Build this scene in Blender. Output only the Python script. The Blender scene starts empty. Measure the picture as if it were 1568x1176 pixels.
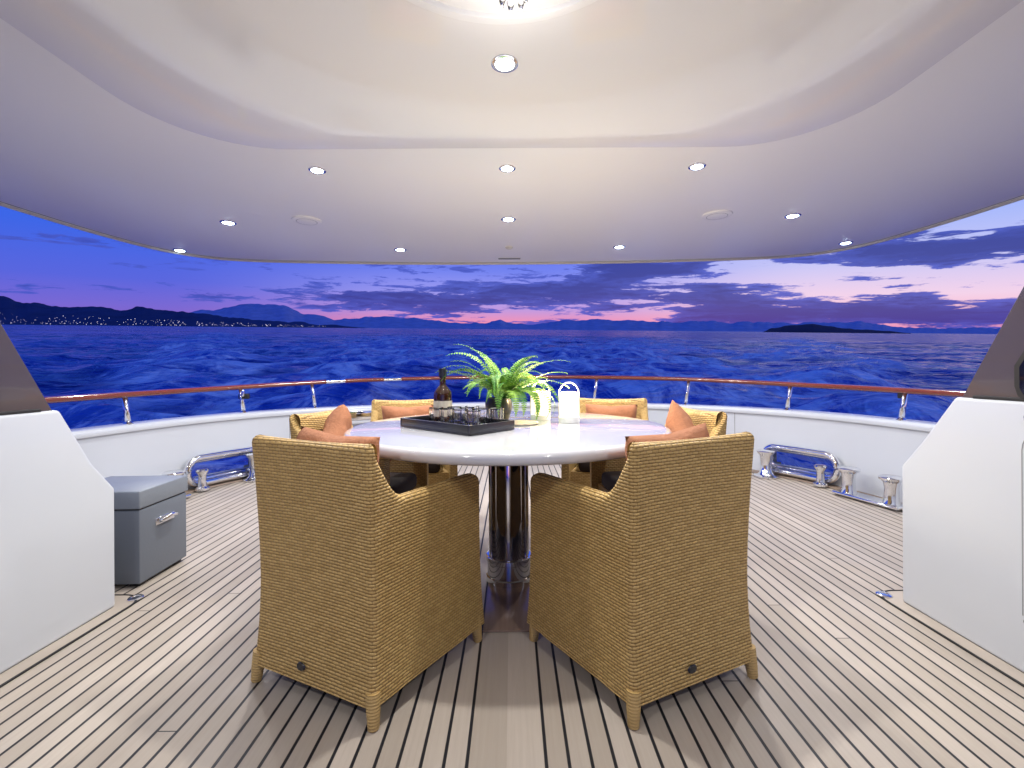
import bpy, bmesh, math, random
from mathutils import Vector, Matrix, Euler, noise
random.seed(4)
R=math.radians
scene=bpy.context.scene
def srgb(r,g,b):
    def f(c):
        c/=255.
        return c/12.92 if c<=.04045 else ((c+.055)/1.055)**2.4
    return (f(r),f(g),f(b),1)

# ---------------------------------------------------------------- helpers
def mat(name,col=(.8,.8,.8,1),rough=.5,metal=0,coat=0,emit=None,es=0,trans=0,ior=1.45,spec=.5):
    m=bpy.data.materials.new(name); m.use_nodes=True
    b=m.node_tree.nodes['Principled BSDF']
    if len(col)==3: col=(*col,1)
    b.inputs['Base Color'].default_value=col
    b.inputs['Roughness'].default_value=rough
    b.inputs['Metallic'].default_value=metal
    b.inputs['Coat Weight'].default_value=coat
    b.inputs['Coat Roughness'].default_value=.03
    b.inputs['Transmission Weight'].default_value=trans
    b.inputs['IOR'].default_value=ior
    b.inputs['Specular IOR Level'].default_value=spec
    if emit:
        b.inputs['Emission Color'].default_value=(*emit[:3],1); b.inputs['Emission Strength'].default_value=es
        try: m.cycles.emission_sampling='NONE'
        except: pass
    return m
class NT:
    def __init__(s,m): s.t=m.node_tree; s.n=s.t.nodes; s.l=s.t.links
    def new(s,typ,**k):
        n=s.n.new(typ)
        for a,v in k.items(): setattr(n,a,v)
        return n
    def put(s,sock,v):
        if isinstance(v,bpy.types.NodeSocket): s.l.new(v,sock)
        elif v is not None: sock.default_value=v
    def math(s,op,a,b=None,c=None,clamp=False):
        n=s.new('ShaderNodeMath',operation=op,use_clamp=clamp)
        for i,v in enumerate((a,b,c)):
            if v is not None: s.put(n.inputs[i],v)
        return n.outputs[0]
    def mix(s,f,a,b,blend='MIX'):
        n=s.new('ShaderNodeMix',data_type='RGBA',blend_type=blend)
        s.put(n.inputs[0],f); s.put(n.inputs[6],a); s.put(n.inputs[7],b)
        return n.outputs[2]
    def noise(s,vec,scale=5,detail=4,rough=.5,dist=0):
        n=s.new('ShaderNodeTexNoise')
        if vec is not None: s.l.new(vec,n.inputs['Vector'])
        n.inputs['Scale'].default_value=scale; n.inputs['Detail'].default_value=detail
        n.inputs['Roughness'].default_value=rough; n.inputs['Distortion'].default_value=dist
        return n.outputs[0]
    def mapping(s,vec,scale=(1,1,1),loc=(0,0,0),rot=(0,0,0)):
        n=s.new('ShaderNodeMapping'); s.l.new(vec,n.inputs[0])
        n.inputs['Scale'].default_value=scale; n.inputs['Location'].default_value=loc; n.inputs['Rotation'].default_value=rot
        return n.outputs[0]
    def comb(s,x,y,z=0.):
        n=s.new('ShaderNodeCombineXYZ')
        for i,v in enumerate((x,y,z)): s.put(n.inputs[i],v)
        return n.outputs[0]
    def sep(s,v):
        n=s.new('ShaderNodeSeparateXYZ'); s.l.new(v,n.inputs[0]); return n.outputs
    def ramp(s,f,stops,interp='LINEAR'):
        n=s.new('ShaderNodeValToRGB'); s.put(n.inputs[0],f)
        cr=n.color_ramp; cr.interpolation=interp
        while len(cr.elements)<len(stops): cr.elements.new(.5)
        for e,(p,c) in zip(cr.elements,stops):
            e.position=p; e.color=c if len(c)==4 else (*c,1)
        return n.outputs[0]
    def smooth(s,v,a,b):
        n=s.new('ShaderNodeMapRange',interpolation_type='SMOOTHSTEP')
        s.put(n.inputs[0],v); n.inputs[1].default_value=a; n.inputs[2].default_value=b
        return n.outputs[0]
    def bump(s,h,strength=.3,dist=.01):
        n=s.new('ShaderNodeBump'); s.l.new(h,n.inputs['Height'])
        n.inputs['Strength'].default_value=strength; n.inputs['Distance'].default_value=dist
        return n.outputs[0]
    @property
    def bsdf(s): return s.n['Principled BSDF']
    def tc(s,o='Object'): return s.new('ShaderNodeTexCoord').outputs[o]
def link(o): scene.collection.objects.link(o); return o
def mesh_obj(name,verts,faces,mats=None,smooth=False,parent=None,uvs=None):
    me=bpy.data.meshes.new(name); me.from_pydata([tuple(v) for v in verts],[],faces); me.update()
    if uvs:
        ul=me.uv_layers.new(name='UVMap')
        for p in me.polygons:
            for li in p.loop_indices: ul.data[li].uv=uvs[me.loops[li].vertex_index]
    if smooth:
        for p in me.polygons: p.use_smooth=True
    if mats:
        for m in (mats if isinstance(mats,list) else [mats]): me.materials.append(m)
    o=link(bpy.data.objects.new(name,me))
    if parent: o.parent=parent
    return o
def recalc(o):
    bm=bmesh.new(); bm.from_mesh(o.data); bmesh.ops.recalc_face_normals(bm,faces=bm.faces); bm.to_mesh(o.data); bm.free(); return o
def empty(name,loc=(0,0,0),rot=(0,0,0)):
    e=link(bpy.data.objects.new(name,None)); e.location=loc; e.rotation_euler=rot; e.empty_display_size=.1; return e
def lathe(name,prof,m,segs=48,parent=None,loc=(0,0,0),smooth=True,rot=(0,0,0)):
    V=[];F=[];n=len(prof)
    for i in range(segs):
        a=2*math.pi*i/segs
        for r,z in prof: V.append((r*math.cos(a),r*math.sin(a),z))
    for i in range(segs):
        j=(i+1)%segs
        for k in range(n-1): F.append((i*n+k,j*n+k,j*n+k+1,i*n+k+1))
    o=mesh_obj(name,V,F,m,smooth,parent)
    bm=bmesh.new(); bm.from_mesh(o.data); bmesh.ops.remove_doubles(bm,verts=bm.verts,dist=1e-5)
    bmesh.ops.dissolve_degenerate(bm,edges=bm.edges,dist=1e-6)
    bmesh.ops.recalc_face_normals(bm,faces=bm.faces); bm.to_mesh(o.data); bm.free()
    if smooth:
        try: o.data.set_sharp_from_angle(angle=R(40))
        except: pass
    o.location=loc; o.rotation_euler=rot
    return o
def box(name,c,s,m,bev=0.,parent=None,rot=(0,0,0),seg=3):
    bm=bmesh.new(); bmesh.ops.create_cube(bm,size=1)
    for v in bm.verts: v.co=Vector((v.co.x*s[0],v.co.y*s[1],v.co.z*s[2]))
    if bev: bmesh.ops.bevel(bm,geom=bm.edges[:],offset=bev,segments=seg,profile=.5,affect='EDGES')
    me=bpy.data.meshes.new(name); bm.to_mesh(me); bm.free(); me.materials.append(m)
    for p in me.polygons: p.use_smooth=bool(bev)
    if bev:
        try: me.set_sharp_from_angle(angle=R(50))
        except: pass
    o=link(bpy.data.objects.new(name,me)); o.location=c; o.rotation_euler=rot
    if parent: o.parent=parent
    return o
def tube(name,pts,r,m,parent=None,cyclic=False,segs=10):
    pts=[Vector(p) for p in pts]; n=len(pts); V=[];F=[]
    up=Vector((0,0,1))
    for i,p in enumerate(pts):
        a=pts[(i-1)%n] if (cyclic or i>0) else p; b=pts[(i+1)%n] if (cyclic or i<n-1) else p
        t=(b-a).normalized()
        u=t.cross(up)
        if u.length<.05: u=t.cross(Vector((0.3,1,0)))
        u.normalize(); w=u.cross(t)
        rr=r[i] if isinstance(r,list) else r
        for k in range(segs):
            an=2*math.pi*k/segs; V.append(p+u*math.cos(an)*rr+w*math.sin(an)*rr)
    for i in range(n if cyclic else n-1):
        j=(i+1)%n
        for k in range(segs): F.append((i*segs+k,i*segs+(k+1)%segs,j*segs+(k+1)%segs,j*segs+k))
    if not cyclic: F.append(tuple(range(segs))[::-1]); F.append(tuple((n-1)*segs+k for k in range(segs)))
    return recalc(mesh_obj(name,V,F,m,True,parent))
def prism(name,poly,x0,x1,m,parent=None,bev=0):
    n=len(poly); V=[(x0,y,z) for y,z in poly]+[(x1,y,z) for y,z in poly]
    F=[tuple(range(n)),tuple(range(n,2*n))]+[(i,(i+1)%n,n+(i+1)%n,n+i) for i in range(n)]
    o=recalc(mesh_obj(name,V,F,m,False,parent))
    if bev:
        bm=bmesh.new(); bm.from_mesh(o.data); bmesh.ops.bevel(bm,geom=bm.edges[:],offset=bev,segments=4,profile=.5,affect='EDGES'); bm.to_mesh(o.data); bm.free()
        for p in o.data.polygons: p.use_smooth=True
        try: o.data.set_sharp_from_angle(angle=R(35))
        except: pass
    return o
def catmull(P,k=12):
    out=[]
    P=[Vector(p) for p in P]
    Q=[2*P[0]-P[1]]+P+[2*P[-1]-P[-2]]
    for i in range(1,len(Q)-2):
        a,b,c,d=Q[i-1:i+3]
        for j in range(k):
            t=j/k
            out.append(.5*((2*b)+(c-a)*t+(2*a-5*b+4*c-d)*t*t+(3*b-a-3*c+d)*t**3))
    out.append(P[-1]); return out
CX=-.02
# ---------------------------------------------------------------- materials
def gelcoat(name,col,rough=.25,coat=.35,var=.3):
    m=mat(name,col,rough,coat=coat); t=NT(m); o=t.tc()
    n=t.noise(o,1.3,3); c=t.mix(t.math('MULTIPLY',n,var),col,(col[0]*.84,col[1]*.86,col[2]*.89,1))
    t.put(t.bsdf.inputs['Base Color'],c)
    t.put(t.bsdf.inputs['Roughness'],t.math('ADD',rough-.03,t.math('MULTIPLY',n,.06)))
    return m
M_white=gelcoat('white_gelcoat',(.58,.615,.67,1),.3)
M_ceil=gelcoat('satin_ceiling',(.93,.92,.91,1),.30,.35,.06)
M_ceilgloss=gelcoat('gloss_ceiling',(.93,.915,.90,1),.10,.8,.06)
M_trim=mat('trim_cream',(.62,.60,.56),.35)
M_chrome=mat('polished_steel',(.80,.81,.84),.08,1)
M_chromedk=mat('dark_mirror_steel',(.42,.40,.42),.06,1)  # chrome darkened to carry the column's dark reflections
M_black=mat('black_lacquer',(.012,.012,.016),.3,coat=.3)
M_rubber=mat('black_rubber',(.015,.015,.017),.6)
M_table=mat('white_gloss_lacquer',(.60,.61,.65),.1,coat=.8)
M_wing=mat('graphite_paint',(.085,.07,.08),.22,coat=.5)
M_glassdk=mat('tinted_glass',(.01,.01,.014),.05,coat=.5)
M_seam=mat('seam_sealant',(.25,.26,.28),.6)
M_glow=mat('downlight_lens',(1,1,1),.4,emit=(.72,.90,1.),es=26)
M_lant=mat('opal_lantern_glass',(.9,.8,.6),.4,emit=(1,.74,.40),es=1.9)
M_lantwhite=mat('lantern_white_metal',(.8,.8,.78),.35)
M_glass=mat('clear_glass',(1,1,1),.02,trans=1,ior=1.45)
M_amber=mat('whisky_glass',(.028,.009,.004),.05,coat=.8)
M_label=mat('paper_label',(.55,.50,.42),.6)
M_cush=mat('chocolate_cushion',(.03,.02,.02),.85)
def wood(name,c1,c2,rough,coat,sc=(2,30,30)):
    m=mat(name,c1,rough,coat=coat); t=NT(m); v=t.mapping(t.tc(),sc)
    t.put(t.bsdf.inputs['Base Color'],t.mix(t.noise(v,2,4,.6),c1,c2)); return m
M_mahog=wood('varnished_mahogany',(.25,.05,.018,1),(.11,.02,.009,1),.18,.9,(3,3,40))
M_margin=wood('teak_margin',(.48,.42,.36,1),(.37,.32,.27,1),.6,0,(4,4,20))
M_margin2=wood('teak_waterway',(.34,.26,.20,1),(.22,.16,.13,1),.5,0,(4,4,20))
M_brown=wood('reflection_brown',(.30,.21,.16,1),(.19,.13,.10,1),.25,.3,(30,2,30))  # brown tone for the painted reflection and shadow before the pedestal
M_grey=mat('grey_lacquer',(.14,.16,.195),.45)
M_greylid=mat('grey_lid',(.19,.215,.255),.42)
for mm in (M_grey,M_greylid):
    t=NT(mm); t.put(t.bsdf.inputs['Normal'],t.bump(t.noise(t.tc(),90,2),.15,.003))
M_pillow=mat('terracotta_fabric',(.52,.17,.07),.9); t=NT(M_pillow); o=t.tc()
w=t.noise(t.mapping(o,(500,90,90)),1,2); w2=t.noise(o,14,3)
t.put(t.bsdf.inputs['Base Color'],t.mix(w,(.46,.20,.10,1),(.22,.085,.045,1)))
t.put(t.bsdf.inputs['Normal'],t.bump(t.math('ADD',w,t.math('MULTIPLY',w2,4.)),.6,.008))
# wicker
M_wick=mat('woven_wicker',(.6,.4,.15),.46,spec=.35); t=NT(M_wick)
uv=t.tc('UV'); jit=t.noise(uv,9,2)
s=t.sep(uv)
row=t.math('DIVIDE',t.math('ADD',s[1],t.math('MULTIPLY',jit,.005)),.0098)
fl=t.math('FLOOR',row); fr=t.math('FRACT',row)
u=t.math('ADD',t.math('DIVIDE',t.math('ADD',s[0],t.math('MULTIPLY',jit,.01)),.023),t.math('MULTIPLY',fl,.5))
fu=t.math('FRACT',u); flu=t.math('FLOOR',u)
hr=t.math('SINE',t.math('MULTIPLY',fr,math.pi)); hu=t.math('SINE',t.math('MULTIPLY',fu,math.pi))
hgt=t.math('MULTIPLY',t.math('POWER',hr,.6),t.math('ADD',.3,t.math('MULTIPLY',t.math('POWER',hu,.6),.7)))
wn=t.new('ShaderNodeTexWhiteNoise',noise_dimensions='2D'); t.l.new(t.comb(flu,fl),wn.inputs['Vector'])
base=t.mix(wn.outputs[0],(.66,.455,.18,1),(.50,.33,.12,1))
base=t.mix(t.math('MULTIPLY',t.noise(uv,5,3),.5),base,(.40,.255,.09,1))
cc=t.mix(t.smooth(hgt,.10,.62),(.16,.09,.026,1),base)  # shadow between the strands is painted in as a darker colour
t.put(t.bsdf.inputs['Base Color'],cc)
t.put(t.bsdf.inputs['Normal'],t.bump(hgt,.8,.005))
M_foot=mat('wicker_wrap',(.52,.35,.135),.5); t=NT(M_foot)
z=t.sep(t.tc())[2]; h=t.math('SINE',t.math('MULTIPLY',z,700)); t.put(t.bsdf.inputs['Normal'],t.bump(h,.5,.002))
# teak deck
M_deck=mat('teak_deck',(.5,.42,.33),.5,spec=.35); t=NT(M_deck); o=t.tc(); s=t.sep(o)
ax=t.math('ABSOLUTE',t.math('ADD',s[0],-CX))
W=.060
k=t.math('DIVIDE',t.math('SUBTRACT',ax,.104),W)
fl=t.math('FLOOR',k); frk=t.math('FRACT',k)
sgn=t.math('SIGN',t.math('ADD',s[0],-CX))
inking=t.math('LESS_THAN',ax,.104)
notk=t.math('SUBTRACT',1.,inking)
idx=t.math('MULTIPLY',t.math('MULTIPLY',fl,sgn),notk)
dline=t.math('MINIMUM',frk,t.math('SUBTRACT',1.,frk))
line=t.math('SUBTRACT',1.,t.smooth(dline,.062,.092))
kingedge=t.math('SUBTRACT',1.,t.smooth(t.math('ABSOLUTE',t.math('SUBTRACT',ax,.104)),.0038,.0055))
line=t.math('MAXIMUM',t.math('MULTIPLY',line,notk),kingedge)
wn=t.new('ShaderNodeTexWhiteNoise',noise_dimensions='1D'); t.l.new(idx,wn.inputs['W'])
yy=t.math('ADD',t.math('DIVIDE',s[1],9.),t.math('MULTIPLY',wn.outputs[0],7.))
yj=t.math('FRACT',yy)
line=t.math('MAXIMUM',line,t.math('MULTIPLY',t.math('LESS_THAN',yj,.0004),notk))
wn2=t.new('ShaderNodeTexWhiteNoise',noise_dimensions='2D'); t.l.new(t.comb(idx,t.math('FLOOR',yy)),wn2.inputs['Vector'])
grain=t.noise(t.mapping(o,(90,3,1)),1,4,.65)
gr2=t.noise(t.mapping(o,(260,6,1)),1,2,.6)
pc=t.mix(wn2.outputs[0],(.56,.50,.44,1),(.42,.37,.315,1))
pc=t.mix(t.math('MULTIPLY',grain,.6),pc,(.31,.255,.205,1))
pc=t.mix(t.math('MULTIPLY',t.smooth(t.noise(o,1.7,4),.45,.7),.40),pc,(.34,.31,.29,1))
col=t.mix(line,pc,(.012,.013,.018,1))
t.put(t.bsdf.inputs['Base Color'],col)
t.put(t.bsdf.inputs['Roughness'],t.math('ADD',.33,t.math('MULTIPLY',t.noise(o,7,3),.3)))
hh=t.math('SUBTRACT',t.math('MULTIPLY',gr2,.25),line)
t.put(t.bsdf.inputs['Normal'],t.bump(hh,.35,.003))
# ---------------------------------------------------------------- camera
cam=link(bpy.data.objects.new('camera',bpy.data.cameras.new('camera')))
cam.location=(0,0,1.03); cam.rotation_euler=(R(90),R(.33),0)
cam.data.sensor_width=36; cam.data.lens=16.07; cam.data.shift_y=-.014; cam.data.clip_end=60000; cam.data.clip_start=.02
scene.camera=cam
# ---------------------------------------------------------------- sea frame
RS=(Matrix.Rotation(R(.9),3,'Y')@Matrix.Rotation(R(5.06),3,'X'))
O0=Vector((0,0,1.03)); HS=2.8
def S(x,y,z): return O0+RS@Vector((x,y,z-HS))
V=[];F=[]; NA=900; rs=[0.0]; FO=[]
r=3.
while r<40000: 
    rs.append(r); r*=1.018 if r<200 else 1.06
def g(v): return math.exp(-v*v)
def wave(x,y):
    d=math.hypot(x,y)
    fade=max(0,1-d/900.)
    if fade<=0: return 0,0
    h=.40*noise.noise((x*.05,y*.12,1.))+.28*noise.noise((x*.16+5,y*.34,4.))
    if d<150: h+=.18*noise.noise((x*.45,y*.9,9.))+.07*noise.noise((x*1.1,y*1.9,3.))
    h*=1.2; fo=0
    if y>5:
        ft=min(1,(y-5)/8)
        for sg in (-1,1):
            c=sg*(3.0+.62*y)+2.0*noise.noise((y*.07,sg*4.,0)); wdt=1.6+.06*y
            a=g((x-c)/wdt)*max(0,.45+1.2*noise.noise((x*.10+3*sg,y*.16,2.)))*math.exp(-y/110)
            h+=ft*1.5*a; fo+=1.8*a*ft
            c=sg*(1.5+.26*y); wdt=1.4+.06*y
            a=g((x-c)/wdt)*(.55+1.1*noise.noise((x*.2+3*sg,y*.2,6.)))*math.exp(-y/80)
            h+=ft*.7*a; fo+=1.6*max(0,a)*ft
        n_=noise.noise((x*.22,y*.11,7.))+.6*noise.noise((x*.6,y*.3,8.))
        a=g(x/(3.+.45*y))*math.exp(-y/95)
        h+=ft*.6*a*n_; fo+=ft*a*max(0,.8+1.6*n_)
    return h*fade,min(1,fo)
for i,rr in enumerate(rs):
    for a in range(NA):
        th=2*math.pi*a/NA
        x=rr*math.sin(th); y=rr*math.cos(th)
        h,f_=wave(x,y)
        if rr<8: h=min(h,-.1)
        V.append(S(x,y,h)); FO.append(f_)
for i in range(len(rs)-1):
    for a in range(NA):
        b=(a+1)%NA
        if i==0: F.append((a,(i+1)*NA+a,(i+1)*NA+b))
        else: F.append((i*NA+a,(i+1)*NA+a,(i+1)*NA+b,i*NA+b))
M_sea=mat('sea_water',(.006,.035,.30),.16,spec=.5,ior=1.33); t=NT(M_sea); o=t.tc()
n0=t.noise(t.mapping(o,(1.6,3.6,1.5)),1.,3,.6,.3)
n1=t.noise(t.mapping(o,(.40,1.1,.5)),1.,4,.6,.4)
n2=t.noise(t.mapping(o,(.04,.14,.1)),1.,5,.62,.3)
n3=t.noise(t.mapping(o,(.004,.022,.02)),1.,5,.65)
at=t.new('ShaderNodeAttribute',attribute_name='foam'); fa=at.outputs['Fac']
fn=t.noise(t.mapping(o,(.45,.25,.3),rot=(0,0,.12)),1.,6,.68,1.2)
foam=t.math('MULTIPLY',t.smooth(fa,.04,.45),t.smooth(fn,.42,.62))
bc=t.mix(t.smooth(n3,.32,.68),(.002,.024,.26,1),(.008,.075,.54,1))
bc=t.mix(t.math('MULTIPLY',t.smooth(n2,.42,.62),.6),bc,(.001,.009,.12,1))
bc=t.mix(t.math('MULTIPLY',t.smooth(n1,.48,.66),.4),bc,(.001,.009,.12,1))
bc=t.mix(t.math('MULTIPLY',t.smooth(fa,.05,.5),.5),bc,(.02,.13,.62,1))
bc=t.mix(t.math('MULTIPLY',foam,.92),bc,(.92,.95,.97,1))
t.put(t.bsdf.inputs['Base Color'],bc)
t.put(t.bsdf.inputs['Roughness'],t.math('ADD',.15,t.math('MULTIPLY',foam,.6)))
hh=t.math('ADD',t.math('ADD',t.math('MULTIPLY',n0,.16),t.math('MULTIPLY',n1,.75)),t.math('ADD',t.math('MULTIPLY',n2,4.5),t.math('MULTIPLY',n3,20.)))
t.put(t.bsdf.inputs['Normal'],t.bump(hh,.85,1.))
so=mesh_obj('sea',V,F,M_sea,True)
at=so.data.attributes.new('foam','FLOAT','POINT'); at.data.foreach_set('value',FO)
# ---------------------------------------------------------------- land
def ridge(name,prof,D,col,rough_amp,seed):
    pts=[]
    for i in range(len(prof)-1):
        (a,ha),(b,hb)=prof[i],prof[i+1]
        n=max(2,int(abs(b-a)/2.5))
        for k in range(n):
            f=k/n; fs=f*f*(3-2*f); px=a+(b-a)*f; h=ha+(hb-ha)*fs
            h+=rough_amp*min(1,h/6)*(noise.noise((px*.04,seed,0))+.4*noise.noise((px*.13,seed,3))+.2*noise.noise((px*.4,seed,5)))
            pts.append((px,max(0,h)))
    pts.append(prof[-1])
    V=[];F=[]; rows=7
    for px,h in pts:
        tx=(px-783)/700
        for j in range(rows):
            f=j/(rows-1); dd=D*(1+.25*f)
            hh=h/700*dd*math.sin(f*math.pi/2)*(1+ (0 if j in(0,rows-1) else .18*noise.noise((px*.05,j*1.3,seed+9))))
            V.append(S(tx*dd,dd,-2 if j==0 else hh+HS*(1 if h>0 else 0)))
    n=len(pts)
    for i in range(n-1):
        for j in range(rows-1): F.append((i*rows+j,(i+1)*rows+j,(i+1)*rows+j+1,i*rows+j+1))
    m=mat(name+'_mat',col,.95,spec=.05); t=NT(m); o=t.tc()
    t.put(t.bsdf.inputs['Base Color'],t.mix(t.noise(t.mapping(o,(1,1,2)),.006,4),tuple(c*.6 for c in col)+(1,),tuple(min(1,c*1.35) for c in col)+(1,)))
    return mesh_obj(name,V,F,m,True)
ridge('coastal_hills',[(-700,30),(-300,40),(-60,48),(0,42),(45,33),(100,27),(150,28),(190,23),(225,27),(270,22),(320,18),(360,13),(420,9),(500,4),(560,0)],3000,(.04,.06,.13),3,1)
ridge('mountain_range',[(180,12),(260,20),(310,22),(345,27),(385,35),(430,32),(470,20),(520,13),(600,17),(650,13),(700,9),(740,9),(762,13),(785,8),(830,9),(862,14),(900,16),(960,15),(1020,13),(1060,15),(1100,14),(1160,14),(1210,14),(1300,16),(1400,8),(1500,9),(1700,12),(2100,10)],9000,(.34,.38,.56),3.,2)  # distance haze is mixed into this pale blue base colour
ridge('island',[(1165,0),(1180,6),(1205,10),(1240,12),(1268,9),(1290,6),(1320,5),(1350,3),(1392,0)],2500,(.03,.035,.07),1.5,3)
V=[];F=[]
M_city=mat('city_lamps',(1,1,1),.5,emit=(.95,.85,.9),es=2.5)
for i in range(360):
    px=random.uniform(-100,500); 
    if random.random()<max(0,(px-150)/700): continue
    f=random.random()**1.5
    h=1.5+f*17*max(.15,1-max(px,0)/500)
    D=2880; c=S((px-783)/700*D,D,h/700*D)
    sz=random.choice([.8,1.0,1.2,1.8]); n=len(V)
    for d in ((sz,0,0),(-sz,0,0),(0,sz,0),(0,-sz,0),(0,0,sz),(0,0,-sz)): V.append(c+Vector(d))
    for q in ((0,2,4),(2,1,4),(1,3,4),(3,0,4),(2,0,5),(1,2,5),(3,1,5),(0,3,5)): F.append(tuple(n+k for k in q))
mesh_obj('city_lights',V,F,M_city)
# ---------------------------------------------------------------- deck + bulwark
O=[(0,5.6),(.8,5.5),(1.5,5.27),(2.05,4.95),(2.5,4.5),(2.8,3.95),(2.95,3.3),(3.0,2.6),(3.0,1.5),(3.0,.2),(3.0,-2.5)]
full=[(-x,y,0) for x,y in O[::-1]]+[(x,y,0) for x,y in O[1:]]
path=catmull(full,14)
def resample(P,step):
    out=[P[0]]; acc=0
    for a,b in zip(P,P[1:]):
        L=(b-a).length; 
        if L<1e-6: continue
        p=step-acc
        while p<=L: out.append(a+(b-a)*(p/L)); p+=step
        acc=L-(p-step)
    out.append(P[-1]); return out
path=resample(path,.02)
def normal_at(P,i):
    a=P[max(0,i-1)]; b=P[min(len(P)-1,i+1)]; t=(b-a).normalized(); return Vector((t.y,-t.x,0))
inw=[normal_at(path,i) for i in range(len(path))]
V=[p.copy() for p in path[::4]]
mesh_obj('teak_deck',V,[tuple(range(len(V)))[::-1]],M_deck)
bul=empty('bulwark')
ZT=.61
def nearest(x,y): return min(range(len(path)),key=lambda i:(path[i].x-x)**2+(path[i].y-y)**2)
ops=[nearest(2.66,4.20),nearest(-2.66,4.20)]
OW,OH,OZ=.31,.085,.165
def inhole(i,z):
    for c in ops:
        dx=abs(i-c)*.02; dz=abs(z-OZ)
        ex=max(0,dx-(OW-OH))
        if math.hypot(ex,dz)<OH: return True
    return False
nz=30; zs=[ZT*k/nz for k in range(nz+1)]
for nm,off in (('inner_skin',0.0),('outer_skin',-.13)):
    V=[];F=[]
    for i,p in enumerate(path):
        for z in zs: V.append(p+inw[i]*off+Vector((0,0,z)))
    for i in range(len(path)-1):
        for k in range(nz):
            if inhole(i+.5,(zs[k]+zs[k+1])/2): continue
            a=i*(nz+1)+k; F.append((a,a+nz+1,a+nz+2,a+1))
    mesh_obj(nm,V,F,M_white,True,bul)
V=[];F=[]; prof=[(.02,ZT-.035),(.028,ZT-.01),(.018,ZT+.012),(-.005,ZT+.02),(-.14,ZT+.02),(-.155,ZT+.0),(-.15,ZT-.03)]
for i,p in enumerate(path):
    for o_,z in prof: V.append(p+inw[i]*o_+Vector((0,0,z)))
n=len(prof)
for i in range(len(path)-1):
    for k in range(n-1): F.append((i*n+k,(i+1)*n+k,(i+1)*n+k+1,i*n+k+1))
mesh_obj('cap_rail',V,F,M_white,True,bul)
V=[];F=[]
for i,p in enumerate(path):
    V.append(p-inw[i]*.13+Vector((0,0,.0))); V.append(p-inw[i]*.0+Vector((0,0,-2.6)))
for i in range(len(path)-1): F.append((2*i,2*i+2,2*i+3,2*i+1))
mesh_obj('hull_side',V,F,M_white,True,bul)
for x,y in ((-1.15,5.4),(1.12,5.4),(2.3,4.72),(-2.3,4.72),(-.3,5.58),(.45,5.57)):
    i=nearest(x,y); p=path[i]+inw[i]*.0015
    tdir=Vector((-inw[i].y,inw[i].x,0))*.003
    mesh_obj('seam',[p-tdir,p+tdir,p+tdir+Vector((0,0,ZT-.04)),p-tdir+Vector((0,0,ZT-.04))],[(0,1,2,3)],M_seam,False,bul)
V=[];F=[]
for i,p in enumerate(path):
    V.append(p+inw[i]*.001+Vector((0,0,.012))); V.append(p+inw[i]*.095+Vector((0,0,.012))); V.append(p+inw[i]*.098+Vector((0,0,.004)))
for i in range(len(path)-1): 
    F.append((3*i,3*i+3,3*i+4,3*i+1)); F.append((3*i+1,3*i+4,3*i+5,3*i+2))
mesh_obj('margin_board',V,F,M_margin2)
def stadium(ci,off,w,h,z):
    pts=[]
    for k in range(64):
        a=2*math.pi*k/64; cx=math.cos(a); sx=math.sin(a)
        ss=(w-h)*(1 if cx>0 else -1)+h*cx if abs(cx)>1e-6 else 0
        if abs(cx)<1e-6: ss=0
        f=ci+ss/.02; i=int(math.floor(f)); fr_=f-i
        p=path[i].lerp(path[i+1],fr_); nn=inw[i]
        pts.append(p+nn*off+Vector((0,0,z+h*sx)))
    return pts
for c in ops:
    g_=empty('fairlead')
    tube('steel_ring_inner',stadium(c,.012,OW,OH,OZ),.024,M_chrome,g_,True,12)
    tube('steel_ring_outer',stadium(c,.055,OW+.03,OH+.028,OZ),.03,M_chrome,g_,True,12)
    for s_ in (-.25,.25):
        i=int(c+s_/.02); p=path[i]+inw[i]*.13
        lathe('roller',[(0,.012),(.055,.012),(.055,.03),(.035,.045),(.03,.09),(.03,.14),(.045,.165),(.05,.18),(.04,.19),(0,.192)],M_chrome,24,g_,p)
def bollard(x,y,h=.25,r=.055):
    g=empty('mooring_bollard',(x,y,.004))
    lathe('post',[(0,0),(r*1.9,0),(r*1.9,.012),(r*1.3,.02),(r,.04),(r*.82,h*.5),(r*.95,h*.8),(r*1.45,h*.92),(r*1.5,h*.97),(r*1.3,h),(0,h+.004)],M_chrome,32,g)
def doublebollard(x,y,ang):
    g=empty('double_bollard',(x,y,.012),(0,0,ang))
    box('base_plate',(0,0,.012),(.50,.15,.024),M_chrome,.01,g)
    for s_ in (-.16,.16):
        lathe('post',[(0,.02),(.058,.02),(.048,.05),(.044,.13),(.052,.18),(.078,.198),(.08,.214),(.066,.222),(0,.224)],M_chrome,32,g,(s_,0,0))
bollard(2.40,4.33); bollard(-2.44,4.33)
doublebollard(2.73,3.50,R(-74)); doublebollard(-2.75,3.50,R(74))
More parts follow.
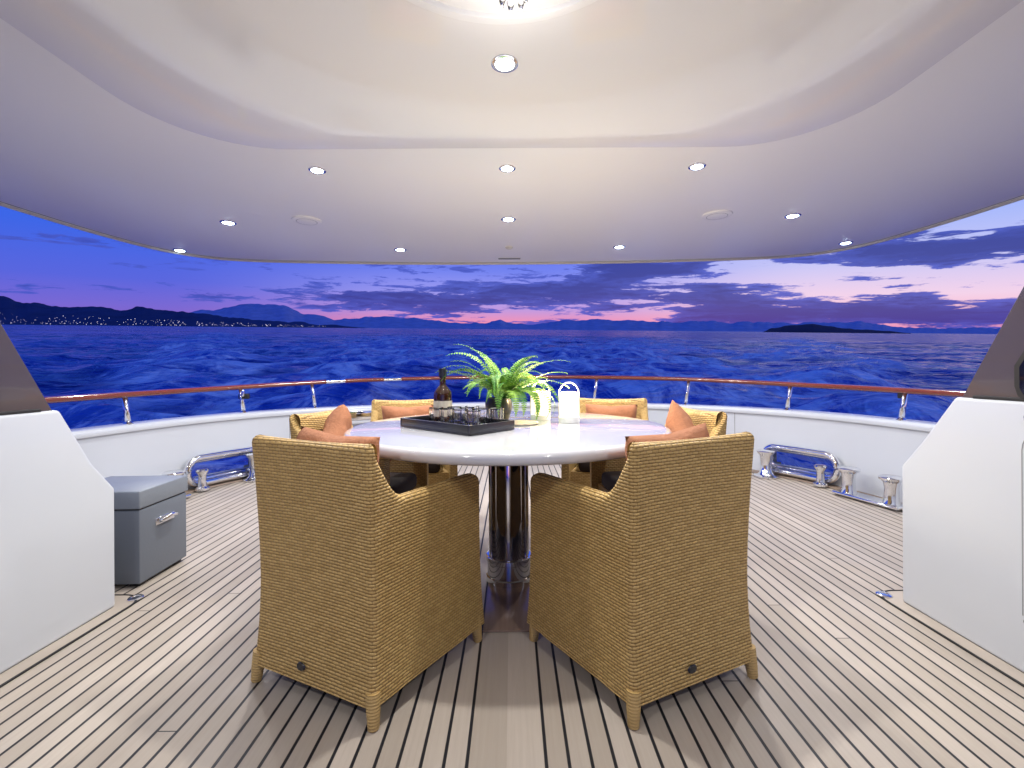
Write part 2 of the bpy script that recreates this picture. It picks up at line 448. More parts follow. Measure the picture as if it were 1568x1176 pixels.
# ---------------------------------------------------------------- hand rail
def railz(y):
    pts=[(-3,.84),(2.6,.845),(3.5,.853),(4.2,.868),(4.6,.885),(5.0,.91),(5.3,.925),(5.6,.94)]
    for (a,za),(b,zb) in zip(pts,pts[1:]):
        if a<=y<=b: return za+(zb-za)*(y-a)/(b-a)
    return .94
rail=empty('hand_rail')
idxs=[i for i in range(0,len(path),5)]
zz=[railz(path[i].y) for i in idxs]
for _ in range(6): zz=[zz[0]]+[(zz[k-1]+zz[k]*2+zz[k+1])/4 for k in range(1,len(zz)-1)]+[zz[-1]]
V=[];F=[];sg=14
for k,i in enumerate(idxs):
    for j in range(sg):
        a=2*math.pi*j/sg; V.append(path[i]-inw[i]*(.055+.036*math.cos(a))+Vector((0,0,zz[k]+.024*math.sin(a))))
for k in range(len(idxs)-1):
    for j in range(sg): F.append((k*sg+j,k*sg+(j+1)%sg,(k+1)*sg+(j+1)%sg,(k+1)*sg+j))
recalc(mesh_obj('timber_cap',V,F,M_mahog,True,rail))
def railpoint(i,dz=0,off=-.055):
    k=min(range(len(idxs)),key=lambda q:abs(idxs[q]-i)); return path[i]+inw[i]*off+Vector((0,0,zz[k]+dz))
for x,y in ((-1.93,5.02),(-1.38,5.31)):
    c=nearest(x,y); V=[];F=[]
    ii=list(range(c-5,c+6))
    for i in ii:
        for j in range(sg):
            a=2*math.pi*j/sg; q=railpoint(i); V.append(q-inw[i]*(.039*math.cos(a))+Vector((0,0,.027*math.sin(a))))
    for k in range(len(ii)-1):
        for j in range(sg): F.append((k*sg+j,k*sg+(j+1)%sg,(k+1)*sg+(j+1)%sg,(k+1)*sg+j))
    recalc(mesh_obj('steel_joint',V,F,M_chrome,True,rail))
def ray_idx(px):
    tgt=(px-783)/700
    return min((i for i in range(len(path)) if path[i].y>1.5),key=lambda i:abs(path[i].x/path[i].y-tgt))
for tx in (-.836,-.59,-.435,-.157,.184,.385,.60,.848,1.35,-1.35):
    i=ray_idx(783+700*tx)
    top=railpoint(i,-.015); bot=path[i]-inw[i]*.07+Vector((0,0,ZT+.02))
    sgn_=1 if tx>0 else -1
    bot=bot+Vector((-sgn_*.04,0,0))
    tube('stanchion',[bot,bot.lerp(top,.5),top],.019,M_chrome,rail)
    lathe('stanchion_foot',[(0,0),(.034,0),(.034,.006),(.02,.018),(0,.018)],M_chrome,20,rail,bot-Vector((0,0,.001)))
i=ray_idx(375); p=railpoint(i,-.09)+inw[i]*.03
box('latch',p,(.10,.03,.05),M_rubber,.008,rail)
box('latch_pin',p+Vector((0,-.02,.03)),(.03,.02,.06),M_chrome,.006,rail)
i=ray_idx(1372); p=railpoint(i,-.035)
box('rail_bracket',p,(.04,.05,.05),M_rubber,.008,rail)
i=ray_idx(545); p=path[i]+inw[i]*.05
g_=empty('stern_locker',(p.x,p.y,0),(0,0,math.atan2(-inw[i].y,-inw[i].x)-math.pi/2))
box('locker_body',(0,0,.52),(.42,.08,.17),M_white,.02,g_)
box('locker_lid',(0,-.044,.53),(.34,.012,.10),M_chrome,.008,g_)
# ---------------------------------------------------------------- side wings
for sx,X,zt,zk in ((-1,-1.744,.885,.52),(1,1.705,.915,.60)):
    g_=empty('side_bulkhead')
    X1=X+sx*1.25
    prism('white_coaming',[(2.008,0.0),(2.008,zk),(1.90,zk+.13),(1.765,zt),(-2.4,zt),(-2.4,0)],X,X1,M_white,g_,.014)
    yt=1.75; sl=-.5516
    prism('raked_pillar',[(yt,zt-.005),(yt+sl*(2.16-zt),2.16),(-2.4,2.16),(-2.4,zt-.005)],X+sx*.012,X+sx*.14,M_wing,g_,.006)
    zb=.93
    poly=[(1.52,zb+.01),(1.53,zb+.03),(1.53,zb+.10),(1.50,zb+.15),(1.50+sl*(2.05-zb-.15),2.05),(-2.3,2.05),(-2.3,zb),(1.51,zb)]
    fr_=[(y+.018 if y>0 else y,z+(.02 if z>1.5 else (-.008 if z<zb+.02 else .004))) for y,z in poly]
    prism('window_frame',fr_,X-sx*.004,X+sx*.02,M_rubber,g_)
    prism('window_glass',poly,X-sx*.007,X+sx*.018,M_glassdk,g_)
    box('top_gasket',(X+sx*.03,-.35,zt+.004),(.05,4.1,.012),M_rubber,.003,g_)
    rr=.08; y0,y1,z0,z1=-.9,1.53,.12,.83
    loop=[]
    for cx_,cz_,a0 in ((y1-rr,z1-rr,0),(y0+rr,z1-rr,90),(y0+rr,z0+rr,180),(y1-rr,z0+rr,270)):
        for q in range(7):
            a=R(a0+q*15); loop.append((X+sx*.0015,cx_+rr*math.cos(a),cz_+rr*math.sin(a)))
    if sx>0:
        tube('door_gap',loop,.0028,M_seam,g_,True,6)
        lathe('door_latch',[(0,0),(.02,0),(.02,.006),(.012,.01),(0,.01)],M_chrome,24,g_,(X,1.50,.86),rot=(0,R(-90),0))
    outer=[(X-sx*.065,-2.4)]
    for q in range(0,10):
        a=R(q*10); outer.append((X-sx*.065+sx*.10*(1-math.cos(a)),2.0+.10*math.sin(a)))
    outer.append((X1,2.10))
    inner=[(X,-2.4)]+[(X+sx*.04*(1-math.cos(R(q*10))),1.99+.02*math.sin(R(q*10))) for q in range(10)]+[(X1,2.005)]
    V=[(x,y,.005) for x,y in outer]+[(x,y,.005) for x,y in inner]; m_=len(outer)
    F=[(k,k+1,m_+k+1,m_+k) for k in range(m_-1)]
    recalc(mesh_obj('margin_plank',V,F,M_margin,False,g_))
    tube('caulk_line',[(x,y,.004) for x,y in outer],.0045,M_rubber,g_)
for x,y in ((1.67,2.06),(-1.71,2.07)):
    lathe('deck_drain',[(0,.003),(.016,.003),(.018,.006),(.026,.006),(.03,.003),(.03,0.)],M_chrome,28,None,(x,y,.006))
# ---------------------------------------------------------------- ceiling
ZC=2.15
C=[(0,4.81),(1.0,4.79),(1.9,4.72),(2.55,4.64),(2.95,4.5),(3.2,4.22),(3.32,3.8),(3.38,3.2),(3.4,2.2),(3.4,0.5),(3.4,-2.6)]
cf=[(-x,y,ZC) for x,y in C[::-1]]+[(x,y,ZC) for x,y in C[1:]]
cp=resample(catmull(cf,12),.05)
roof=empty('hardtop_roof')
n=len(cp)
cin=[normal_at(cp,i) for i in range(n)]
RD=.46; yc=.985
bm=bmesh.new()
ov=[bm.verts.new(p) for p in cp]; iv=[bm.verts.new((CX+.5*math.cos(2*math.pi*k/64),yc+.5*math.sin(2*math.pi*k/64),ZC)) for k in range(64)]
ed=[bm.edges.new((ov[i],ov[(i+1)%n])) for i in range(n)]+[bm.edges.new((iv[i],iv[(i+1)%64])) for i in range(64)]
bmesh.ops.triangle_fill(bm,use_beauty=True,edges=ed)
bmesh.ops.recalc_face_normals(bm,faces=bm.faces)
me=bpy.data.meshes.new('soffit'); bm.to_mesh(me); bm.free(); me.materials.append(M_ceil)
so=link(bpy.data.objects.new('soffit',me)); so.parent=roof
mesh_obj('roof_top',[p+Vector((0,0,.32)) for p in cp],[tuple(range(n))],M_white,False,roof)
V=[];F=[]
pr=[(-.0,.0),(-.012,-.004),(-.03,.0),(-.04,.03),(-.06,.2),(-.03,.32)]
for i,p in enumerate(cp):
    for o_,z in pr: V.append(p+cin[i]*o_+Vector((0,0,z)))
q=len(pr)
for i in range(n-1):
    for k in range(q-1): F.append((i*q+k,(i+1)*q+k,(i+1)*q+k+1,i*q+k+1))
mesh_obj('fascia',V,F,M_white,True,roof)
tube('edge_bead',[p+cin[i]*.012+Vector((0,0,-.004)) for i,p in enumerate(cp)],.014,M_trim,roof,False,8)
tube('edge_groove',[p+cin[i]*.045+Vector((0,0,.001)) for i,p in enumerate(cp)],.004,M_seam,roof,False,6)
def rrect(x0,x1,y0,y1,r_,k=12):
    out=[]
    for cx_,cy_,a0 in ((x1-r_,y1-r_,0),(x0+r_,y1-r_,90),(x0+r_,y0+r_,180),(x1-r_,y0+r_,270)):
        for i in range(k+1):
            a=R(a0+90*i/k); out.append((cx_+r_*math.cos(a),cy_+r_*math.sin(a)))
    return out
V=[];F=[];lay=[]
for ins,z in ((0,.001),(.02,-.001),(.06,-.004),(.10,-.0068),(.14,-.0079),(.16,-.008)):
    L=rrect(CX-1.60+ins,CX+1.60-ins,-1.0+ins,2.32-ins,.50-ins*.6); lay.append(len(V)); V+= [(x,y,ZC+z) for x,y in L]
m_=len(L)
for a,b in zip(lay,lay[1:]):
    for k in range(m_): F.append((a+k,a+(k+1)%m_,b+(k+1)%m_,b+k))
mesh_obj('tray_edge',V,F,M_ceilgloss,True,roof)
ctr=Vector((CX,yc)); last=lay[-1]
rim=V[last:last+m_]
hole=[]
for p in rim:
    d=Vector((p[0],p[1]))-ctr; d.normalize(); hole.append((CX+RD*d.x,yc+RD*d.y,ZC-.008))
V=rim+hole
F=[(k,(k+1)%m_,m_+(k+1)%m_,m_+k) for k in range(m_)]
recalc(mesh_obj('gloss_tray',V,F,M_ceilgloss,False,roof))
lathe('dome',[(RD+.02,-.0075),(RD+.015,-.018),(RD-.01,-.018),(RD-.02,-.005),(RD-.03,.03),(RD-.12,.08),(RD-.28,.10),(.001,.105)],M_ceil,64,roof,(CX,yc,ZC))
g_=empty('crystal_ceiling_light',(CX+.03,1.285,ZC-.012))
lathe('canopy',[(0,.09),(.05,.09),(.055,-.01),(.02,-.02),(.012,-.045),(0,-.045)],M_chrome,32,g_)
for k in range(7):
    a=2*math.pi*k/7
    lathe('crystal_arm',[(0,-.02),(.007,-.02),(.012,-.05),(.004,-.075),(0,-.08)],M_glass,12,g_,(.035*math.cos(a),.035*math.sin(a),0))
lathe('bulb',[(0,-.045),(.016,-.05),(.02,-.06),(.012,-.07),(0,-.075)],M_lant,20,g_)
L=bpy.data.lights.new('glow','POINT'); L.energy=1.6; L.color=(1,.97,.93); L.shadow_soft_size=.05
lo=link(bpy.data.objects.new('glow',L)); lo.parent=g_; lo.location=(0,0,-.16)
def downlight(x,y,z=ZC,power=12,r=.030):
    g=empty('downlight',(x,y,z))
    lathe('trim_ring',[(r*1.02,-.001),(r*1.05,-.005),(r*1.3,-.006),(r*1.48,-.003),(r*1.5,.0)],M_chrome,40,g)
    lathe('lens',[(0,-.013),(r*.4,-.012),(r*.75,-.009),(r*.95,-.006),(r*1.03,-.002)],M_glow,32,g)
    L=bpy.data.lights.new('lamp','AREA'); L.shape='DISK'; L.size=.07; L.energy=power; L.color=(1,.97,.925); L.spread=R(175)
    lo=link(bpy.data.objects.new('lamp',L)); lo.parent=g; lo.location=(0,0,-.02)
PW=19
downlight(CX,1.66,ZC-.008,PW,.033)
for x,y in ((CX,2.54),(-1.08,2.55),(1.03,2.53),(CX,3.40),(-2.13,3.44),(2.07,3.36),(-1.03,4.24),(.99,4.19),(-3.06,4.22),(3.0,4.10)):
    downlight(x,y,ZC,PW if abs(x)<2 else PW*.8,.031 if y<3 else .037)
for x,y in ((-1.08,-.2),(1.03,-.2)): downlight(x,y,ZC-.008,PW)  # unseen downlights added behind the camera for extra light
for x,y in ((-2.3,.6),(2.3,.6)): downlight(x,y,ZC,PW*.4)  # weaker added pair, out of view, lighting the sides
for x,y in ((-1.52,3.40),(1.50,3.33)):
    g_=empty('ceiling_speaker',(x,y,ZC))
    lathe('grille',[(0,-.012),(.085,-.012),(.1,-.008),(.105,0)],M_ceil,40,g_)
    lathe('grille_gap',[(.070,-.0125),(.073,-.0125)],M_seam,40,g_)
lathe('smoke_sensor',[(0,-.02),(.02,-.018),(.035,-.008),(.038,0)],M_trim,28,None,(CX,4.18,ZC))
box('vent_slot',(CX,4.60,ZC-.004),(.22,.03,.008),M_seam,.002)
# ---------------------------------------------------------------- table
g_=empty('dining_table',(CX,2.25,0))
rr_=.765
pr=[(0,.76),(rr_-.03,.76)]
for k in range(1,10):
    a=R(90-20*k); pr.append((rr_-.024+.024*math.cos(a),.736+.024*math.sin(a)))
pr+=[(rr_-.05,.712),(rr_-.12,.70),(0,.70)]
o=lathe('table_top',pr,M_table,128,g_)
lathe('pedestal_column',[(0,.70),(.2,.70),(.2,.685),(.105,.67),(.098,.64),(.098,.15),(.098,.12),(0,.12)],M_chromedk,64,g_)
lathe('pedestal_collar',[(0,.005),(.112,.005),(.112,.03),(.106,.035),(.106,.10),(.112,.105),(.112,.125),(.1,.13),(0,.13)],M_chrome,64,g_)
for k in range(6):
    a=R(60*k+28); box('reflection_strip',(.098*math.cos(a),.098*math.sin(a),.39),(.012,.022,.54),M_chrome,.003,g_,(0,0,a))  # bright strips modelled in place of reflection bands on the column
box('reflection_plate',(0,-.16,.005),(.20,.60,.006),M_brown,.001,g_)  # thin brown strip painting a reflection and shadow on the deck
# ---------------------------------------------------------------- chair
HB,YB,YF=.250,-.27,.225
HF=.318; TH=.05; HC=.818
def chair_path():
    P=[];n1=22
    rc=.022
    def side(sg,f):
        y=YF+(YB+rc-YF)*f; x=sg*(HF+(HB-HF)*f); return (x,y)
    for k in range(n1+1): P.append(side(1,k/n1))
    for k in range(1,6):
        a=R(90*k/6); P.append((HB-rc+rc*math.cos(a),YB+rc-rc*math.sin(a)))
    nb=18
    for k in range(nb+1): P.append((HB-rc-(2*(HB-rc))*k/nb,YB))
    for k in range(1,6):
        a=R(90*k/6); P.append((-HB+rc-rc*math.sin(a),YB+rc-rc*math.cos(a)))
    for k in range(n1+1): P.append(side(-1,1-k/n1))
    return P
def ctop(x,y):
    tt=y-YB
    def sm(a,b,v):
        v=max(0,min(1,(v-a)/(b-a))); return v*v*(3-2*v)
    arm=.640
    back=HC-.010*(1-(x/HB)**2)
    if tt<.02: return back
    return back+(arm-back)*(sm(.005,.13,tt)**.6)
def deform(x,y,z):
    tt=y-YB; w=max(0,1-tt/.35); w=w*w*(3-2*w)
    lean=.03*(max(0,z)/HC)**2*w
    fl=1+.05*max(0,1-z/.45)**2+ .05*(max(0,z-.35)/.47)**2*w
    yy=y-lean
    if tt<.1: yy-=.03*max(0,1-z/.4)**2
    yy+=.014*(1-min(1,(x/HB)**2))*w*min(1,z/.5)
    if tt>.4: yy+=.02*max(0,1-z/.35)**2
    return (x*fl,yy,z)
cpth=chair_path(); N=len(cpth)
V=[];F=[];UV=[];K=18; CAP=5; s_=0
Z0=.06
for i,(x,y) in enumerate(cpth):
    if i: s_+=math.hypot(x-cpth[i-1][0],y-cpth[i-1][1])
    a=cpth[max(0,i-1)];b=cpth[min(N-1,i+1)]
    tx,ty=b[0]-a[0],b[1]-a[1];L=math.hypot(tx,ty);tx/=L;ty/=L
    nx,ny=-ty,tx
    if nx*(-x)+ny*(.1-y)<0: nx,ny=-nx,-ny
    zt=ctop(x,y)
    if i<2 or i>N-3: zt-=.012 if i in(0,N-1) else .003
    col=[]
    for k in range(K+1):
        z=Z0+(zt-TH/2-Z0)*k/K; col.append((0,z,z))
    for k in range(1,CAP+1):
        a_=math.pi*k/(CAP+1); col.append((TH/2-TH/2*math.cos(a_),zt-TH/2+TH/2*math.sin(a_),zt-TH/2+TH*k/(CAP+1)*1.3))
    for k in range(K+1):
        z=zt-TH/2-(zt-TH/2-Z0)*k/K; col.append((TH,z,2*zt-z))
    for off,z,vv in col:
        V.append(deform(x+nx*off,y+ny*off,z)); UV.append((s_,vv))
M_=len(col)
for i in range(N-1):
    for k in range(M_-1): F.append((i*M_+k,(i+1)*M_+k,(i+1)*M_+k+1,i*M_+k+1))
    F.append((i*M_+M_-1,(i+1)*M_+M_-1,(i+1)*M_,i*M_))
def addgrid(V,F,UV,c4,nu,nv,lu,lv):
    b=len(V); A,B,C_,D=[Vector(q) for q in c4]
    for i in range(nu+1):
        for j in range(nv+1):
            fu,fv=i/nu,j/nv
            V.append(tuple((A*(1-fu)+B*fu)*(1-fv)+(D*(1-fu)+C_*fu)*fv)); UV.append((lu*fu,lv*fv))
    for i in range(nu):
        for j in range(nv):
            a=b+i*(nv+1)+j; F.append((a,a+nv+1,a+nv+2,a+1))
for i in (0,N-1):
    b=len(V); ring=[V[i*M_+k] for k in range(M_)]
    L_=[ring[k] for k in range(K+1)]; Rr=[ring[M_-1-k] for k in range(K+1)]
    for k in range(K+1):
        V.append(L_[k]);UV.append((0,L_[k][2])); V.append(Rr[k]);UV.append((TH,Rr[k][2]))
    for k in range(K): F.append((b+2*k,b+2*k+1,b+2*k+3,b+2*k+2))
    b2=len(V); top=[ring[k] for k in range(K,K+CAP+2)]
    for p in top: V.append(p);UV.append((p[1],p[2]))
    F.append(tuple(range(b2,b2+len(top))))
wf=HF-.03; wb=HB-.03
addgrid(V,F,UV,((-wf,YF-.03,Z0),(wf,YF-.03,Z0),(wf,YF-.03,Z0+.30),(-wf,YF-.03,Z0+.30)),8,6,2*wf,.30)
addgrid(V,F,UV,((-wf,YF-.03,Z0+.30),(wf,YF-.03,Z0+.30),(wb,YB+.04,Z0+.30),(-wb,YB+.04,Z0+.30)),8,6,2*wf,.47)
me_holder=recalc(mesh_obj('wicker_shell',V,F,M_wick,True,None,UV))
try: me_holder.data.set_sharp_from_angle(angle=R(48))
except: pass
shell_me=me_holder.data; bpy.data.objects.remove(me_holder)
fo=lathe('foot',[(0,0),(.015,0),(.017,.004),(.0205,.05),(.022,.10),(0,.10)],M_foot,12); foot_me=fo.data; bpy.data.objects.remove(fo)
cu=box('seat_cushion',(0,0,0),(.42,.40,.09),M_cush,.03); cush_me=cu.data; bpy.data.objects.remove(cu)
def pillow_me():
    n=20;V=[];F=[]
    for sg in (1,-1):
        b=len(V)
        for i in range(n+1):
            for j in range(n+1):
                u=-1+2*i/n;v=-1+2*j/n
                h=.07*((1-u**4)*(1-v**4))**.55
                h*=1+.25*noise.noise((u*2,v*2,sg*3.))
                x=.18*u*(1-.09*(1-abs(v))); y=.18*v*(1-.09*(1-abs(u)))
                V.append((x,y,sg*h))
        for i in range(n):
            for j in range(n):
                a=b+i*(n+1)+j; F.append((a,a+n+1,a+n+2,a+1))
    o=mesh_obj('pillow',V,F,M_pillow,True)
    bm=bmesh.new();bm.from_mesh(o.data);bmesh.ops.remove_doubles(bm,verts=bm.verts,dist=1e-4);bmesh.ops.recalc_face_normals(bm,faces=bm.faces);bm.to_mesh(o.data);bm.free()
    me=o.data;bpy.data.objects.remove(o);return me
pil=pillow_me()
bd=lathe('badge',[(0,.003),(.010,.003),(.0105,.0035),(.012,.0035),(.015,0.)],M_black,24); badge_me=bd.data; bpy.data.objects.remove(bd)
def inst(name,me,parent,loc,rot=(0,0,0),sc=(1,1,1)):
    o=link(bpy.data.objects.new(name,me)); o.parent=parent; o.location=loc; o.rotation_euler=rot; o.scale=sc; return o
def chair(x,y,a,pillows):
    g=empty('wicker_armchair',(x,y,.001),(0,0,R(a)))
    inst('wicker_shell',shell_me,g,(0,0,0))
    for sx in (-1,1):
        inst('foot',foot_me,g,(sx*(HB*1.05-.012),YB-.012,0),(R(-5),R(-sx*5),0)); inst('foot',foot_me,g,(sx*(HF*1.05-.022),YF-.006,0),(R(4),R(-sx*5),0))
    inst('seat_cushion',cush_me,g,(0,.0,.40))
    inst('badge',badge_me,g,(-.03,YB-.021,.11),(R(83),0,0),(1.25,.85,1))
    for k,(px,py,pz,rx,ry,rz) in enumerate(pillows):
        inst('pillow',pil,g,(px,py,pz),(R(rx),R(ry),R(rz)))
chair(-.511,1.672,-25,[(-.03,-.160,.645,84,3,0)])
chair(.451,1.675,25,[(.03,-.160,.645,84,-4,0)])
chair(-.77,2.45,-98,[(.10,-.16,.62,70,40,10),(.10,.0,.56,40,0,-25)])
chair(.73,2.45,98,[(-.10,-.16,.62,70,-40,-10),(-.10,.0,.56,40,0,25)])
chair(-.715,3.12,-168,[(0,-.15,.61,74,0,0)])
chair(.675,3.12,168,[(0,-.15,.61,74,0,0)])
# ---------------------------------------------------------------- storage box
g_=empty('storage_box',(-1.98,2.33,0),(0,0,R(2)))
box('body',(0,0,.195),(.40,.33,.35),M_grey,.005,g_)
box('lid',(0,0,.42),(.412,.342,.085),M_greylid,.006,g_)
box('gap',(0,0,.374),(.39,.32,.012),M_rubber,0,g_)
for x in (-.16,.16):
    for y in (-.12,.12): box('foot',(x,y,.012),(.05,.05,.02),M_rubber,.003,g_)
tube('handle',[(.205,-.05,.285),(.225,-.045,.29),(.232,0,.30),(.225,.045,.29),(.205,.05,.285)],.011,M_chrome,g_)
box('handle_plate',(.2015,0,.282),(.006,.13,.035),M_chrome,.002,g_)
# ---------------------------------------------------------------- items on the table
TZ=.7605
tr=empty('serving_tray',(-.262,2.115,TZ),(0,0,R(-42)))
tw,td=.49,.27
box('tray_base',(0,0,.006),(tw,td,.010),M_black,.002,tr)
for sx in(-1,1):
    box('tray_end',(sx*(tw/2-.006),0,.026),(.012,td,.034),M_black,.002,tr)
    box('tray_side',(0,sx*(td/2-.006),.0262),(tw-.026,.012,.034),M_black,.002,tr)
Rt=Matrix.Rotation(R(-42),3,'Z')
def trp(x,y): 
    v=Rt@Vector((x,y,0)); return (tr.location.x+v.x,tr.location.y+v.y,TZ+.0125)
gl=lathe('whisky_tumbler',[(0,0),(.028,0),(.031,.004),(.034,.082),(.0335,.085),(.031,.082),(.027,.018),(0,.014)],M_glass,14,smooth=False); gme=gl.data; bpy.data.objects.remove(gl)
for x,y in ((-.06,-.065),(.02,-.07),(.10,-.06),(.185,-.065),(-.02,.01),(.065,.012),(.15,.01),(.02,.085),(.19,.075)):
    o=link(bpy.data.objects.new('crystal_tumbler',gme)); o.location=trp(x,y); o.rotation_euler=(0,0,random.random())
def bottle(x,y,h,r,name='whisky_bottle'):
    g=empty(name,trp(x,y))
    lathe('glass_body',[(0,0),(r*.95,0),(r,.006),(r,h*.50),(r*.93,h*.57),(r*.6,h*.64),(r*.36,h*.69),(r*.34,h*.74),(r*.34,h*.86),(0,h*.86)],M_amber,32,g)
    lathe('label',[(r+.0008,h*.10),(r+.0008,h*.40)],M_label,32,g)
    lathe('label_band',[(r+.0014,h*.22),(r+.0014,h*.27)],M_black,32,g)
    lathe('cap',[(0,h),(r*.42,h),(r*.44,h*.985),(r*.44,h*.84),(r*.36,h*.84)],M_black,24,g)
bottle(-.165,.06,.265,.045)
def lantern(x,y,hh=.155,r=.05,power=9):
    g=empty('table_lantern',(x,y,TZ))
    lathe('base',[(0,0),(r*1.06,0),(r*1.08,.006),(r*1.08,.028),(r,.032),(0,.032)],M_lantwhite,40,g)
    lathe('opal_shade',[(0,.033),(r*.97,.033),(r*.97,hh-.02),(r*.9,hh-.006),(r*.7,hh),(0,hh)],M_lant,40,g)
    pts=[]
    for k in range(21):
        a=math.pi*k/20; pts.append((r*1.02*math.cos(a),0,hh-.01+.058*math.sin(a)))
    pts=[(r*1.02,0,.03)]+pts+[(-r*1.02,0,.03)]
    tube('handle',pts,.003,M_lantwhite,g)
    L=bpy.data.lights.new('glow','POINT'); L.energy=power; L.color=(1,.72,.40); L.shadow_soft_size=.02
    lo=link(bpy.data.objects.new('glow',L)); lo.parent=g; lo.location=(0,0,hh+.028)
lantern(.29,2.33); lantern(.152,2.46)
lathe('beige_coaster',[(0,0),(.095,0),(.1,.004),(.097,.009),(0,.009)],M_label,40,None,(.03,2.28,TZ))
M_leaf=mat('fern_leaf',(.14,.30,.03),.5); t=NT(M_leaf)
t.put(t.bsdf.inputs['Base Color'],t.mix(t.smooth(t.noise(t.tc(),11,3),.3,.7),(.05,.21,.02,1),(.28,.47,.06,1)))
fg=empty('potted_fern',(-.025,2.36,TZ))
lathe('pot',[(0,0),(.045,0),(.05,.005),(.068,.06),(.07,.10),(.062,.125),(.056,.125),(.058,.10),(0,.095)],M_black,40,fg,(-.045,0,0))
V=[];F=[]
def frond(az,L,lift,droop,w,ox=0,oy=0):
    n=30; pos=Vector((-.02+ox,oy,.11)); el=lift; pts=[]
    for k in range(n+1):
        d=Vector((math.cos(az)*math.cos(el),math.sin(az)*math.cos(el),math.sin(el)))
        if pos.z<.02 and d.z<0: d.z=0; d.normalize()
        pts.append((pos.copy(),d.copy())); pos=pos+d*(L/n); el-=droop/n*(.4+1.2*k/n)
    tw=random.uniform(-.5,.5)
    for k in range(2,n+1):
        p,d=pts[k]; side=d.cross(Vector((0,0,1)))
        if side.length<.01: side=Vector((1,0,0))
        side.normalize(); up=side.cross(d); f=k/n
        ln=w*(math.sin(math.pi*min(1,(f*.92+.08))**.75)+.05)
        for sg in (-1,1):
            dr=(side*sg*math.cos(tw)+up*math.sin(tw)*sg+d*.35+up*random.uniform(-.15,.1)).normalized()
            q=p+dr*ln; wd=d*(L/n*.42); b=len(V)
            mid=p+dr*ln*.55+up*.003
            V.extend([p-wd*.6,p+wd*.8,mid+wd*1.0,q,mid-wd*.8]); F.append((b,b+1,b+2,b+3,b+4))
    b=len(V)
    for p,d in pts:
        c_=d.cross(Vector((0,0,1))); s=c_.normalized()*.0016 if c_.length>.01 else Vector((.0016,0,0))
        V.extend([p-s,p+s])
    for k in range(n): F.append((b+2*k,b+2*k+1,b+2*k+3,b+2*k+2))
for k in range(60):
    az=2*math.pi*k/60*7.0+random.uniform(-.3,.3)
    L=random.uniform(.22,.43)
    frond(az,L,random.uniform(.65,1.5),random.uniform(.9,2.5),random.uniform(.024,.040),random.uniform(-.03,.03),random.uniform(-.03,.03))
for a_,L in ((-.6,.36),(-.9,.34),(-1.2,.30),(-.3,.36),(-.75,.28),(-1.0,.38),(-1.4,.3)):
    frond(a_,L,.8,3.2,.038,.03,-.02)
mesh_obj('fronds',V,F,M_leaf,False,fg)
# ---------------------------------------------------------------- sky
w=bpy.data.worlds.new('World'); scene.world=w; w.use_nodes=True
t=NT(w)
bg=t.n['Background']
gen=t.tc('Generated')
vr=t.new('ShaderNodeVectorRotate',rotation_type='EULER_XYZ',invert=True); t.l.new(gen,vr.inputs['Vector'])
vr.inputs['Rotation'].default_value=RS.to_euler('XYZ')
v=vr.outputs[0]; s=t.sep(v)
az=t.math('MULTIPLY',t.math('ARCTAN2',s[0],s[1]),180/math.pi)
el=t.math('MULTIPLY',t.math('ARCSINE',s[2]),180/math.pi)
e=t.math('DIVIDE',el,40.,clamp=True)
def st(l): return [(a/40.,srgb(*c)) for a,c in l]
left=t.ramp(e,st([(0,(140,100,196)),(2,(116,102,212)),(4.5,(82,98,222)),(9,(52,98,230)),(14,(42,100,232)),(24,(36,86,218)),(40,(40,80,200))]))
mid=t.ramp(e,st([(0,(246,138,160)),(1.0,(232,146,188)),(2.3,(190,150,222)),(4.5,(150,150,240)),(7,(108,126,238)),(11,(62,102,232)),(24,(40,86,218)),(40,(40,80,200))]))
right=t.ramp(e,st([(0,(226,134,186)),(1.5,(248,180,200)),(3.6,(240,208,234)),(7,(196,196,246)),(12,(150,176,250)),(22,(112,146,240)),(40,(48,90,210))]))
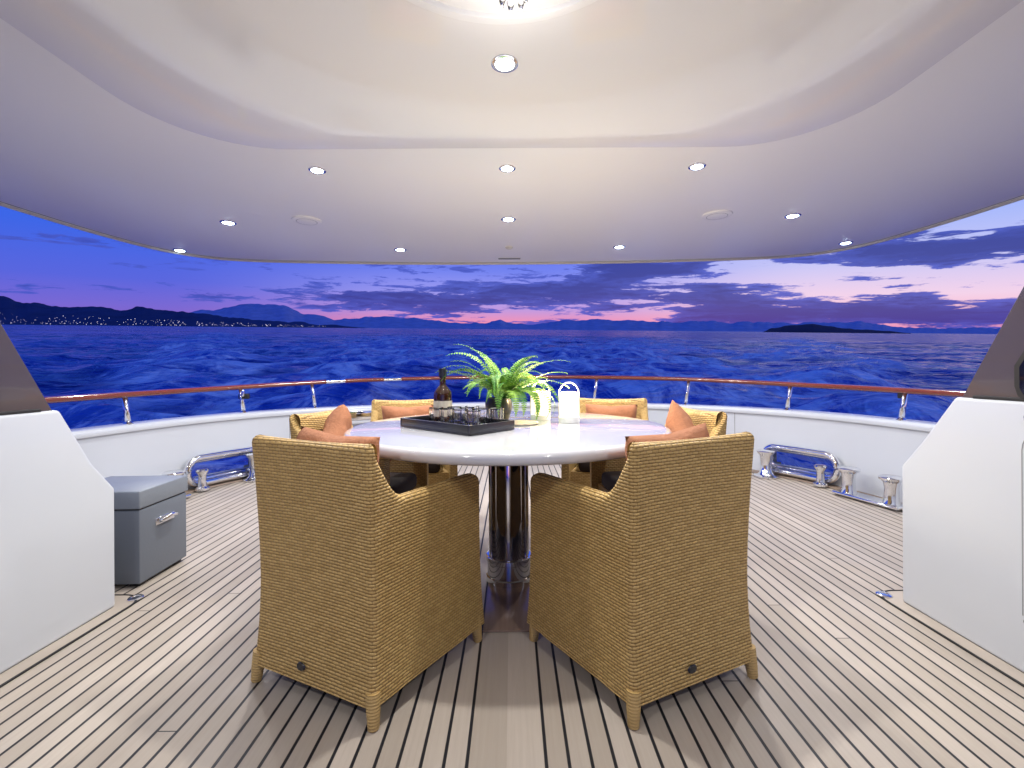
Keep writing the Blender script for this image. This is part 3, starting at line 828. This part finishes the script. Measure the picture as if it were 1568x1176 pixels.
c=t.mix(t.smooth(az,-38.,-8.),left,mid); c=t.mix(t.smooth(az,4.,34.),c,right)
n1=t.noise(t.comb(t.math('MULTIPLY',az,.085),t.math('MULTIPLY',el,.48),2.3),1.0,6,.62,.3)
n2=t.noise(t.comb(t.math('MULTIPLY',az,.20),t.math('MULTIPLY',el,1.5),7.7),1.0,6,.66,.3)
def bumpf(x,c0,wd):
    q=t.math('DIVIDE',t.math('SUBTRACT',x,c0),wd); return t.math('EXPONENT',t.math('MULTIPLY',t.math('MULTIPLY',q,q),-1.))
def blob(a,wa,b,wb,k): return t.math('MULTIPLY',t.math('MULTIPLY',bumpf(az,a,wa),bumpf(el,b,wb)),k)
cov=blob(6.,15.,4.6,2.2,1.1)
for q in ((45.,13.,7.8,1.5,1.45),(16.,10.,7.4,1.1,1.15),(40.,20.,2.0,1.3,1.25),(-14.,13.,2.9,1.3,1.05),(24.,7.,3.6,1.4,1.0),(8.,45.,.6,.7,.6),(-32.,8.,3.4,.7,.55)):
    cov=t.math('ADD',cov,blob(*q))
d=t.math('ADD',t.math('ADD',t.math('MULTIPLY',n1,.5),t.math('MULTIPLY',n2,.5)),t.math('MULTIPLY',cov,.17))
m1=t.smooth(d,.565,.612)
cloudc=t.mix(t.smooth(n2,.38,.60),srgb(30,54,162),srgb(68,88,202))
cloudc=t.mix(t.smooth(d,.60,.72),cloudc,srgb(28,48,150))
c=t.mix(t.math('MULTIPLY',m1,.95),c,cloudc)
low=t.math('LESS_THAN',el,-.3); c=t.mix(low,c,srgb(16,34,130))
sky=t.new('ShaderNodeTexSky',sky_type='NISHITA'); sky.sun_disc=False; sky.sun_elevation=R(-2); sky.sun_rotation=R(20); t.l.new(v,sky.inputs[0])
c=t.mix(1.,c,t.mix(1.,sky.outputs[0],(.05,.05,.05,1),'MULTIPLY'),'ADD')
t.l.new(c,bg.inputs[0]); bg.inputs[1].default_value=1.0
scene.view_settings.view_transform='Standard'; scene.view_settings.look='None'; scene.view_settings.exposure=0; scene.view_settings.gamma=1
